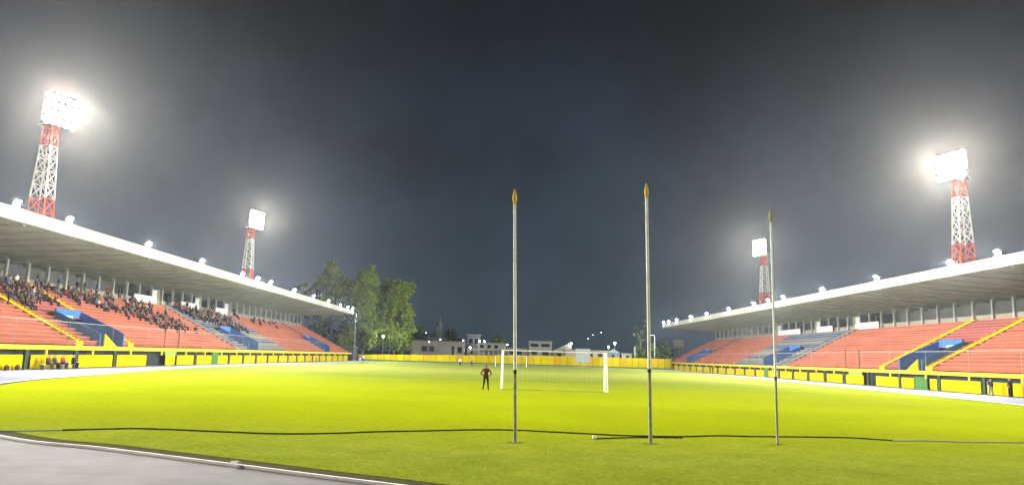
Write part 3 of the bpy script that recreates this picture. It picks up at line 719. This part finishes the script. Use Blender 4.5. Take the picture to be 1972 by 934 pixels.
# slots: 0 skin, 1 top, 2 trousers, 3 hair, 4 shoes
def person_mesh(name, seated, arms='rest', lean=0.0, fingers=False, stance=.10, stride=0, sub=1):
    J = {}; E = []
    if seated: pz, sp = .11, Vector((0, 0, 0))
    else: pz = .93
    J['pelvis'] = ((0, 0, pz), (.15, .115)); L_ = lean
    J['waist'] = ((0, -.04*L_*3, pz+.17), (.135, .10)); J['chest'] = ((0, -.11*L_*3, pz+.37), (.165, .115)); J['neckb'] = ((0, -.15*L_*3, pz+.51), (.07, .065))
    J['chin'] = ((0, -.17*L_*3, pz+.58), .052); J['head'] = ((0, -.185*L_*3-.012, pz+.68), (.074, .09)); J['crown'] = ((0, -.185*L_*3, pz+.765), (.058, .066))
    E += [('pelvis', 'waist', 1), ('waist', 'chest', 1), ('chest', 'neckb', 1), ('neckb', 'chin', 0), ('chin', 'head', 0), ('head', 'crown', 0)]
    hx, hy, hzz = J['head'][0]
    J['nose'] = ((hx, hy-.105, hzz-.015), .013); E.append(('head', 'nose', 0))
    cx, cy, cz = J['chest'][0]
    for s_, q in ((-1, 'l'), (1, 'r')):
        sh = (s_*.185, cy, cz+.06); J['sh'+q] = (sh, .062); E.append(('chest', 'sh'+q, 1))
        if seated:
            if arms == 'rest': el = (s_*.24, cy-.04, cz-.20); ha = (s_*.14, -.34, .20)
            elif arms == 'cross': el = (s_*.25, cy-.06, cz-.18); ha = (-s_*.05, cy-.20, cz-.14)
            elif arms == 'up': el = (s_*.27, cy-.08, cz+.10) if s_ > 0 else (s_*.25, cy-.04, cz-.19); ha = (s_*.20, cy-.12, cz+.38) if s_ > 0 else (s_*.12, -.32, .2)
            else: el = (s_*.22, cy-.16, cz-.20); ha = (s_*.05, cy-.36, cz-.10)
        else:
            if arms == 'hips': el = (s_*.37, cy+.03, cz-.20); ha = (s_*.20, cy-.13, cz-.36)
            elif arms == 'front': el = (s_*.26, cy-.02, cz-.24); ha = (s_*.05, cy-.22, cz-.26)
            else: el = (s_*.235, cy+.02, cz-.25); ha = (s_*.25, cy-.05, cz-.50)
        J['el'+q] = (el, .046); J['wr'+q] = (ha, .033); E += [('sh'+q, 'el'+q, 1), ('el'+q, 'wr'+q, 1)]
        d = (Vector(ha)-Vector(el)).normalized(); pm_ = Vector(ha)+d*.075
        J['pa'+q] = (tuple(pm_), (.038, .026)); E.append(('wr'+q, 'pa'+q, 0))
        if fingers:
            side = d.cross(Vector((0, 0, 1)));
            if side.length < .1: side = Vector((0, 1, 0))
            side.normalize(); dn = d.cross(side)
            for k, ln in enumerate((.068, .078, .072, .056)):
                o_ = side*(-.030+.020*k); a_ = pm_+d*.022+o_; b_ = a_+d*ln*.55+dn*.008; c_ = b_+d*ln*.4+dn*.022
                J[f'f{q}{k}a'] = (tuple(a_), .010); J[f'f{q}{k}b'] = (tuple(b_), .009); J[f'f{q}{k}c'] = (tuple(c_), .0075)
                E += [('pa'+q, f'f{q}{k}a', 0), (f'f{q}{k}a', f'f{q}{k}b', 0), (f'f{q}{k}b', f'f{q}{k}c', 0)]
            a_ = Vector(ha)+d*.035-side*.04; b_ = a_+d*.035-side*.018+dn*.01
            J['t'+q] = (tuple(a_), .011); J['u'+q] = (tuple(b_), .009); E += [('wr'+q, 't'+q, 0), ('t'+q, 'u'+q, 0)]
        if seated:
            J['hp'+q] = ((s_*.10, -.03, pz-.01), .095); J['kn'+q] = ((s_*.14, -.45, .11), .068); J['an'+q] = ((s_*.14, -.43, -.31), .045); J['to'+q] = ((s_*.15, -.57, -.365), .036)
        else:
            sd = stride*s_
            J['hp'+q] = ((s_*.10, 0, pz-.07), .092); J['kn'+q] = ((s_*(.10+stance*.4), -.03-sd*.6, .50), .066); J['an'+q] = ((s_*(.10+stance), .02-sd, .10), .045); J['to'+q] = ((s_*(.11+stance*1.1), -.13-sd, .045), .038)
        E += [('pelvis', 'hp'+q, 2), ('hp'+q, 'kn'+q, 2), ('kn'+q, 'an'+q, 2), ('an'+q, 'to'+q, 4)]
    return skin_mesh(name, J, E, [M['skin'], CL['black'], CL['charcoal'], M['hair'], CL['black']], sub)
SEATED = [person_mesh('person', True, a, l, sub=0) for a, l in (('rest', .1), ('cross', .0), ('lean', .55), ('rest', .35), ('up', .05))]
STAND = [person_mesh('person', False, a, .05, sub=0, stance=st) for a, st in (('down', .04), ('front', .08), ('hips', .1))]
def place(me, loc, rz, label, group, top, bottom, scale=1.0):
    o = link('person', me, None, loc); o.rotation_euler = (0, 0, rz); o.scale = (scale,)*3
    for k, m in ((1, CL[top]), (2, CL[bottom])):
        o.material_slots[k].link = 'OBJECT'; o.material_slots[k].material = m
    return tag(o, label, 'person', group)

F_ = 1.2
crowd = []   # (block, row, y, style)
def add(block, n, y0, y1, r0, r1, centres):
    """groups of friends: n people gathered round the given number of random spots"""
    cs = [(random.uniform(r0+.8, r1), random.uniform(y0+.5, y1-.5)) for _ in range(centres)] if isinstance(centres, int) else centres
    for _ in range(n*60):
        if n <= 0: break
        ci, cy = random.choice(cs); i = round(random.gauss(ci, 1.0)); y = random.gauss(cy, 1.35)
        if not (r0 <= i <= r1 and y0 <= y <= y1): continue
        if any(c[1] == i and abs(c[2]-y) < .56 for c in crowd): continue
        for va, vb in ((79, 84), (125, 130), (178.2, 183.2)):
            if i < 7 and va-.3 < y < vb+.3: break
        else:
            crowd.append((block, i, y)); n -= 1
add('near', 26, 64, 74.5, 6, 12, [(9, 67), (8, 70.5), (7.5, 72.5), (10, 73.5), (11, 69)])
add('purple', 46, 76.8, 85, 8, 15, [(14, 78), (13, 80.5), (14.5, 83), (12, 84), (11, 79), (10, 77.6)])
random.seed(5)
add('orange', 96, 87, 119, 5, 15, [(15, 88.5), (13, 90), (14.5, 93), (12, 92), (14, 97), (11, 95.5), (9, 98), (11.5, 100.5), (14.5, 101), (8, 102), (10, 104), (6.5, 105), (12.5, 105.5), (7.5, 108), (9.5, 109.5), (14.5, 110), (6, 110.5)])
add('grey', 104, 122.2, 146.5, 6, 15, [(14, 123.5), (12, 125), (14.5, 127), (11, 127.5), (13, 130), (9, 131.5), (11, 132.5), (14, 133), (8, 134.5), (12, 136), (10, 137.5), (14, 138), (8, 140), (12, 141)])
add('far', 13, 149, 178, 9, 15, [(15, 152), (13, 158), (12, 159), (14.5, 166), (12, 170), (14, 176)])
topc = ['black']*8+['charcoal']*6+['navy']*6+['grey']*3+['white']+['red']+['maroon']*2+['brown']*3+['olive']*2+['blue']
BN = {'near': 'nearest salmon block', 'purple': 'purple block', 'orange': 'big salmon block', 'grey': 'grey block', 'far': 'far salmon block'}
cnt = {}
for block, i, y in sorted(crowd):
    k = cnt[(block, i)] = cnt.get((block, i), 0)+1
    c = random.choice(topc); b_ = random.choice(['black', 'charcoal', 'navy', 'charcoal', 'black', 'black', 'navy', 'grey'])
    d = F_+i*RD+.27; z = Z0+(i+1)*RH-.006
    stand_up = random.random() < .10
    lab = f'person in {c} top {"standing" if stand_up else "seated"} in {BN[block]}, row {ORD[16-i]} from top, {ORD[k]} along'
    if stand_up: place(random.choice(STAND), (WL-d-.1, y, z), R(90)+random.uniform(-.6, .6), lab, 'spectators in the left stand', c, b_, random.uniform(.93, 1.04))
    else: place(random.choice(SEATED), (WL-d, y, z), R(90)+random.uniform(-.35, .35), lab, 'spectators in the left stand', c, b_, random.uniform(.93, 1.04))
# people standing on the walkway behind the top row
for k, (y, c) in enumerate(((88.4, 'black'), (92.6, 'navy'), (94.2, 'charcoal'), (96.6, 'black'), (101.4, 'blue'), (104.2, 'red'), (107.5, 'black'), (122.9, 'black'), (124.6, 'charcoal'), (125.8, 'navy'))):
    place(STAND[k % 3], (WL-F_-NR*RD-.17, y, Z0+NR*RH-.02), R(90)+random.uniform(-.5, .5), f'person in {c} top standing on the walkway above the top row, {ORD[k+1]} along', 'people on the left rear walkway', c, 'charcoal')
# by the left barrier wall: low bench with seated people
bn = MB().box(-.2, .2, -2.9, 2.9, .38, .44).obj('substitutes_bench', M['steel'], loc=(-40.75, 69.4, 0)); tag(bn, 'low grey bench in front of the yellow left barrier boards', 'bench')
for y in (-2.6, 0, 2.6): MB().box(-.16, .16, y-.04, y+.04, 0, .378).obj('leg', M['steel'], bn)
for y, c, b_, lab in ((67.4, 'brown', 'olive', 'person in brown top seated at the near end of the low bench'), (68.3, 'olive', 'black', 'person in olive top seated second on the low bench'),
                 (69.6, 'red', 'navy', 'person in red top seated on the low bench beside the post'), (71.3, 'black', 'black', 'person in all black seated at the far end of the low bench')):
    place(SEATED[0], (-40.72, y, .44), R(90), lab, 'people on the low bench', c, b_)
for y, lab in ((62.7, 'dark bag leaning on the yellow boards, nearer of two'), (64.1, 'dark bag leaning on the yellow boards, farther of two')):
    b_ = MB(); b_.lathe([(0, 0), (.17, .0), (.21, .12), (.2, .3), (.12, .42), (0, .45)], n=9)
    o = b_.obj('bag', CL['brown'], loc=(-41.2, y, 0), smooth=True); tag(o, lab, 'bag', 'bags by the left barrier wall')
    MB().path([(-.06, 0, .42), (-.03, 0, .52), (.03, 0, .52), (.06, 0, .42)], .014, 5).obj('handle', CL['black'], o)
place(STAND[1], (47.5, 72.8, 0), R(-70), 'person in navy jacket standing by the right barrier wall', 'people by the right barrier wall', 'navy', 'grey', .95)
place(STAND[2], (47.5, 70.0, 0), R(-100), 'person in black with hands on hips by the right barrier wall', 'people by the right barrier wall', 'black', 'black', 1.05)
place(STAND[0], (47.5, 67.9, 0), R(-100), 'person in grey top cut by the right picture edge', 'people by the right barrier wall', 'grey', 'maroon')
place(STAND[1], (47.3, 169, 0), R(-90), 'distant person in maroon by the far part of the right barrier wall', 'people by the right barrier wall', 'maroon', 'maroon')
place(STAND[0], (-9.72, 168, .03), R(20), 'distant person in white top and black shorts on the pitch', 'distant people at the far end', 'white', 'black')
place(STAND[1], (-7.4, 174, .03), R(160), 'distant person in grey on the pitch right of the white one', 'distant people at the far end', 'grey', 'navy')
place(STAND[0], (-36.4, 190, 0), R(40), 'distant person in blue top at the far left corner', 'distant people at the far end', 'blue', 'white')
place(STAND[1], (-35.2, 189, 0), R(-60), 'distant person in white top at the far left corner', 'distant people at the far end', 'white', 'blue')
place(STAND[0], (-40.4, 162, 0), R(90), 'distant person in pink beside the left barrier boards', 'distant people at the far end', 'pink', 'grey')
# the person on the pitch
KP = person_mesh('person', False, 'hips', .06, fingers=True, stance=.09, stride=.05, sub=1)
place(KP, (-1.17, 51.7, .03), R(172), 'person in maroon jacket and black trousers standing on the pitch by the goal', None, 'maroon', 'black', 1.03)

# ------------------------------------------------------------------ trees
def tree(name, label, x, y, h, crown, trunk_r, n, leaf=.56, base=0.25, mix=(.40, .42, .18), group='trees beyond the far left corner'):
    root = thing(name, label, 'tree', (x, y, 0), group)
    tr = MB(); ph = random.random()*6; th = h*.86
    pts = [(math.sin(ph+k)*h*.008*k, math.cos(ph*1.3+k)*h*.008*k, th*k/7) for k in range(8)]
    tr.path(pts, [trunk_r*(1-.85*k/7) for k in range(8)], 8)
    for cx, cy, cz, cr, ch in crown:
        k = max(1, min(6, int(7*(cz-ch*.7)/th))); p = Vector(pts[k]); q = Vector((cx, cy, cz)); m_ = p.lerp(q, .5)+Vector((0, 0, -.05*(q-p).length))
        tr.path([p, m_, q], [trunk_r*.35, trunk_r*.22, trunk_r*.08], 5)
    tr.obj('trunk', M['tent'], root, smooth=True)
    tot = sum(c[3]**2*c[4] for c in crown); V = []; MI = []
    for cx, cy, cz, cr, ch in crown:
        m_ = int(n*cr*cr*ch/tot)
        # sprays inside the clump, leaves around each spray
        ns_ = max(6, m_//26); u = rng.normal(size=(ns_, 3)); u /= np.linalg.norm(u, axis=1)[:, None]; rad = rng.random(ns_)**.42
        sp = u*rad[:, None]*np.array([cr, cr, ch])+np.array([cx, cy, cz])
        ii = rng.integers(0, ns_, m_); c = sp[ii]+rng.normal(size=(m_, 3))*np.array([.5, .5, .42])*leaf*1.25
        a = rng.normal(size=(m_, 3)); a /= np.linalg.norm(a, axis=1)[:, None]
        b = np.cross(a, rng.normal(size=(m_, 3))); b /= np.linalg.norm(b, axis=1)[:, None]
        s1 = leaf*(.35+.45*rng.random(m_))[:, None]; s2 = s1*.55
        q = np.stack([c-a*s1, c+b*s2, c+a*s1, c-b*s2], 1); V.append(q)
        shade = rng.random(ns_)[ii]*.7+rng.random(m_)*.3
        MI.append(np.where(shade < mix[0], 0, np.where(shade < mix[0]+mix[1], 1, 2)))
    V = np.concatenate(V); MI = np.concatenate(MI).astype(np.int32); m_ = len(V)
    me = bpy.data.meshes.new('crown'); me.vertices.add(m_*4); me.vertices.foreach_set('co', V.astype(np.float32).ravel())
    me.loops.add(m_*4); me.loops.foreach_set('vertex_index', np.arange(m_*4, dtype=np.int32))
    me.polygons.add(m_); me.polygons.foreach_set('loop_start', np.arange(m_, dtype=np.int32)*4); me.polygons.foreach_set('loop_total', np.full(m_, 4, np.int32))
    for k in ('leaf1', 'leaf2', 'leaf3'): me.materials.append(M[k])
    me.polygons.foreach_set('material_index', MI); me.update(calc_edges=True)
    link('crown', me, root)
    return root
def clumps(n, rx, z0, z1, r, prof):
    out = []
    for k in range(n):
        u = (k+.5)/n; z = z0+(z1-z0)*u; w_ = rx*prof(u); a = k*2.4+random.random()
        out.append((math.cos(a)*w_*random.uniform(.35, 1), math.sin(a)*w_*random.uniform(.35, 1), z+random.uniform(-.6, .6), r*random.uniform(.7, 1.2)*(.55+.45*prof(u)), r*random.uniform(.7, 1.15)))
    return out
pr1 = lambda u: .55+.6*math.sin(math.pi*min(1, u*1.05+.12))
random.seed(21)
tree('tall_tree', 'tall leafy tree rising above the far end of the left roof', -53.6, 231, 29.5, clumps(13, 3.6, 13, 28, 2.5, lambda u: .6+.7*math.sin(math.pi*(u*.85+.1))), .45, 16000)
tree('tall_tree', 'tallest bright green tree at the end of the left stand', -42.5, 225, 28.5, clumps(24, 4.3, 5, 26.5, 2.6, lambda u: 1.15-.62*u), .5, 30000)
tree('round_tree', 'rounder tree right of the tall bright one, by the street lamp', -33.6, 229, 25.5, clumps(22, 4.2, 5, 23.2, 2.7, lambda u: .75+.45*math.sin(math.pi*(u*.8+.12))), .45, 26000, mix=(.42, .36, .22))
tree('narrow_tree', 'narrow tree wedged between the tall bright tree and the round tree', -38, 233, 26, clumps(14, 2.6, 6, 24.5, 2.1, lambda u: 1.1-.6*u), .4, 13000)
tree('dim_tree', 'dim tree behind the left roof, left of the tallest trees', -70, 262, 27, clumps(14, 6, 14, 25.5, 3.2, pr1), .5, 6000, mix=(.4, .1, .5))
tree('dark_tree', 'low dark tree under the far roof corner of the left stand', -58, 236, 14, clumps(10, 4, 3, 12, 2.6, pr1), .35, 5000, mix=(.25, .05, .7))
tree('dark_tree', 'low dark tree right of the left stand end wall', -49.5, 232, 12, clumps(10, 3.6, 2, 10.5, 2.4, pr1), .35, 5000, mix=(.3, .1, .6))
tree('bare_tree', 'sparse brownish tree with upright forks by the right flagpoles', 43.4, 240, 17.5, [(-1.0, 0, 12.5, .8, 4.2), (1.6, 0, 13.2, .8, 4.2), (.2, 0, 7, 1.4, 3), (0, 0, 4.5, 2.4, 2.2)], .5, 2600, .4, mix=(.25, .05, .7), group='trees beyond the far fence')
tree('bush_tree', 'dark round tree between the board fence and the right stand', 50.5, 238, 8.6, clumps(9, 3.2, 2.5, 7.2, 2.2, pr1), .3, 4500, mix=(.3, .1, .6), group='trees beyond the far fence')
tree('bush_tree', 'dark tree behind the colonnaded beige house', -2.4, 266, 10.5, clumps(8, 1.8, 4, 9.2, 1.7, pr1), .3, 3000, mix=(.3, .1, .6), group='trees beyond the far fence')
tree('bush_tree', 'dark tree left of the church roof', -33, 288, 12.5, clumps(8, 3, 4, 11, 2.4, pr1), .3, 3500, mix=(.2, .05, .75), group='trees beyond the far fence')
tree('bush_tree', 'dark tree right of the church roof', -20.5, 288, 12, clumps(8, 2.6, 4, 10.5, 2.2, pr1), .3, 3500, mix=(.2, .05, .75), group='trees beyond the far fence')

# ------------------------------------------------------------------ far buildings
def house(name, label, x0, x1, y, dep, h, mt, wins=(), roof='flat', doors=()):
    root = thing(name, label, 'building', ((x0+x1)/2, y, 0), 'buildings beyond the far fence'); c = (x0+x1)/2; hw = (x1-x0)/2
    MB().box(-hw, hw, 0, dep, 0, h).obj('wall', mt, root)
    if roof == 'flat':
        MB().box(-hw-.25, hw+.25, -.25, dep+.25, h+.003, h+.3).obj('roof', M['parapet'], root)
    elif roof == 'gable':
        MB().prism([(-hw-.3, h+.003), (hw+.3, h+.003), (0, h+hw*.62)], -.3, dep+.3).obj('roof', M['groof'], root)
    elif roof == 'mono':
        MB().prism([(-hw-.3, h+.003), (hw+.3, h+.003), (hw+.3, h+3.6), (-hw-.3, h+.3)], -.3, dep+.3).obj('roof', M['concrete'], root)
    for a, b, z0, z1 in wins:
        w_ = MB(); w_.box(a-c-.12, b-c+.12, -.07, -.002, z0-.12, z0); w_.box(a-c-.12, b-c+.12, -.07, -.002, z1, z1+.12); w_.box(a-c-.12, a-c, -.07, -.002, z0, z1); w_.box(b-c, b-c+.12, -.07, -.002, z0, z1)
        wo = w_.obj('window', M['concrete'], root)
        MB().box(a-c, b-c, -.03, -.004, z0, z1).obj('pane', M['glass'], wo)
    for a, b, z1 in doors: MB().box(a-c, b-c, -.05, -.003, 0, z1).obj('door', M['dark'], root)
    return root
house('flat_house', 'long beige flat-roofed house at the left of the skyline', -30.1, -13.2, 245, 9, 6.5, M['beige'], [(-26.9, -25.0, 3.3, 5.0), (-24.5, -22.9, 3.3, 5.0), (-15.2, -13.7, 3.0, 5.0)], 'flat', [(-17.1, -16.3, 5.2)])
ch = house('church', 'dim church with steep roof and spire behind the beige house', -31, -21.5, 300, 16, 9.2, M['church'], [(-30, -28.5, 5, 8), (-24, -22.5, 5, 8)], 'gable')
MB().box(-1.1, 1.1, -1.3, 1.1, 9.2, 13.4).obj('tower', M['church'], ch)
MB().lathe([(1.75, 13.4), (.9, 14.8), (.45, 16.4), (.0, 17.6)], (0, -.1, 0), 4).obj('spire', M['church'], ch)
house('blue_house', 'grey blue two-storey house with bright lamps', -13.1, -8.3, 262, 9, 9.4, M['gblue'], [(-12.4, -11, 6.5, 8.2), (-10.4, -9, 6.5, 8.2)])
house('dark_house', 'dark low house between the blue house and the colonnade', -12.2, -9.0, 250, 6, 4.2, M['rear'], [(-11.5, -10.2, 2.9, 3.8)])
h_ = house('colonnade_house', 'beige house with pinkish columns right of the blue house', -8.8, .7, 250, 9, 6.4, M['beige'], [(-8, -6.8, 4.9, 6), (-5.6, -4.4, 4.9, 6), (-3.2, -2, 4.9, 6)])
for k in range(6): MB().box(-4.4+k*1.6, -3.95+k*1.6, -1.3, -.9, 0, 4.1).obj('column', M['pink'], h_)
MB().box(-4.7, 4.7, -1.5, -.26, 4.103, 4.4).obj('porch_roof', M['concrete'], h_)
house('long_house', 'low long building behind the crossbar, between two houses', 1.2, 8.0, 252, 8, 5.0, M['beige'], [(2, 3.6, 3.1, 4.3), (4.4, 6, 3.1, 4.3)])
house('terrace_house', 'pale two-storey house with dark strip windows behind the goal', 8.4, 16.0, 250, 9, 7.5, M['beige'], [(8.9, 11.5, 5.9, 6.9), (12.4, 15.3, 5.9, 6.9), (9.2, 11.2, 3.2, 4.3), (12.8, 15, 3.2, 4.3)])
house('shed_roof_house', 'pale house with one slanting roof right of the strip-window house', 16.4, 22.6, 252, 9, 4.3, M['beige'], [(18, 19.5, 3, 4)], 'mono')
house('pink_house', 'low pinkish building behind the scoreboard', 19.6, 33.0, 238, 8, 4.8, M['pink'], [(27, 28.4, 3.1, 4.2), (30, 31.4, 3.1, 4.2)])
house('gable_house', 'small grey gabled house right of the pinkish building', 33.3, 37.2, 240, 8, 4.5, M['gblue'], [(34.6, 35.8, 3.1, 4.1)], 'gable')
house('white_house', 'small white house with dark window near the sparse tree', 37.9, 41.2, 240, 6, 4.2, M['parapet'], [(39.2, 40.3, 2.9, 3.8)])
house('shed', 'low grey shed at the end of the left stand', -51, -43.6, 218, 5, 3.6, M['rear'], [(-47.5, -46, 2, 3)])
tag(MB().box(-.25, .25, -.25, .25, 0, 6.4).box(-.35, .35, -.35, .35, 6.402, 6.7).obj('gate_pillar', M['beige'], loc=(41.9, 239, 0)), 'slim beige pillar with cap left of the sparse tree', 'pillar')
root = thing('water_tank', 'pale grey water tank on legs right of the dark round tree', 'water tank', (56.1, 240, 0))
MB().lathe([(0, 5.7), (1.4, 5.9), (2.05, 6.7), (2.1, 9.1), (1.9, 9.3), (0, 9.35)], n=4).obj('tank', M['beige'], root).rotation_euler = (0, 0, R(38))
for sx in (-1, 1):
    for sy in (-1, 1): MB().tube((sx*1.0, sy*1.0, 0), (sx*.8, sy*.8, 5.95), .12, n=5).obj('leg', M['steel'], root)
root = thing('pipe_frame', 'thin white pipe frame beside the middle flagpole', 'frame', (42.9, 216, 0))
MB().path([(-.75, 0, 0), (-.75, 0, 9.2), (-.55, 0, 9.7), (.55, 0, 9.7), (.75, 0, 9.2), (.75, 0, 0)], .06, 6).obj('pipe', M['post'], root)

def street_lamp(x, y, z, label, r=.28, m='slamp', arm=0):
    root = thing('street_lamp', label, 'street lamp', (x, y, 0), 'lit lamps beyond the far fence')
    z0 = 0
    r *= .7
    MB().tube((0, .1, z0), (0, .1, z+.2), .09, .06, 6).obj('pole', M['steel'], root)
    MB().box(-.45, .45, -.5, .2, z+.205, z+.36).obj('lamp_head', M['steel'], root)
    MB().lathe([(0, -r), (r*.8, -r*.6), (r, 0), (r*.8, r*.6), (0, r)], (0, -.2, z-.1), 8).obj('lamp_bulb', M[m], root)
street_lamp(-35.8, 221, 7.2, 'bright street lamp in front of the round tree', .36)
street_lamp(-32.3, 240, 4.4, 'bright lamp left of the beige flat-roofed house', .36)
street_lamp(-30.4, 243.5, 4.6, 'lamp at the left corner of the beige house', .2, 'farlamp')
street_lamp(-24.4, 243.5, 6.4, 'lamp in the middle of the beige house front', .22, 'farlamp')
street_lamp(-20.8, 243.5, 7.3, 'lamp above the roof of the beige house', .26, 'farlamp')
street_lamp(-13.3, 243.5, 7.2, 'lamp at the right corner of the beige house', .26, 'farlamp')
street_lamp(-8.6, 259, 7.4, 'left one of the pair of lamps by the blue house', .34, 'slamp')
street_lamp(-6.9, 259, 7.4, 'right one of the pair of lamps by the blue house', .34, 'slamp')
street_lamp(-11.2, 248, 5.0, 'low lamp in front of the dark low house', .32, 'slamp')
street_lamp(1.1, 249, 6.3, 'lamp at the right end of the colonnade house', .3, 'farlamp')
street_lamp(22.6, 251, 7.4, 'lamp at the high end of the slanting roof', .3, 'slamp')
street_lamp(33.2, 237, 6.4, 'lamp at the right end of the pinkish building', .3, 'slamp')
street_lamp(35.0, 236, 7.6, 'upper lamp above the small gabled house', .4, 'slamp')
for x, z, lab in ((90, 24, 'lowest of three tiny distant lamps above the rooftops, right of centre'), (95, 28, 'middle one of three tiny distant lamps above the rooftops, right of centre'), (104, 31, 'highest of three tiny distant lamps above the rooftops, right of centre'), (-84, 25, 'single tiny distant lamp above the rooftops, left of the flagpoles')):
    street_lamp(x, 800, z, lab, .5, 'farlamp')
root = thing('light_pole', 'slim grey pole at the tip of the left roof', 'pole', (-41.3, 206.4, 0)); MB().tube((0, 0, 0), (0, 0, 13.2), .11, .08, 8).obj('shaft', M['steel'], root); MB().box(-.25, .25, -.25, .25, 0, .2).obj('base', M['concrete'], root)
root = thing('light_pole', 'unlit slim pole right of the bright street lamp', 'pole', (-34, 223, 0)); MB().tube((0, 0, 0), (0, 0, 6.2), .09, .06, 8).obj('shaft', M['steel'], root); MB().box(-.2, .2, -.2, .2, 0, .2).obj('base', M['concrete'], root)

# ------------------------------------------------------------------ night air
hm = bpy.data.materials.new('night haze'); hm.use_nodes = True; t = hm.node_tree; t.nodes.clear()
v = t.nodes.new('ShaderNodeVolumePrincipled'); v.inputs['Color'].default_value = (.90, .94, 1, 1); v.inputs['Density'].default_value = HAZE; v.inputs['Anisotropy'].default_value = .8
o = t.nodes.new('ShaderNodeOutputMaterial'); t.links.new(v.outputs[0], o.inputs['Volume'])
hb = MB().box(-1400, 1400, -120, 1300, -1.2, 66).obj('haze', hm); kind(hb, 'stuff')
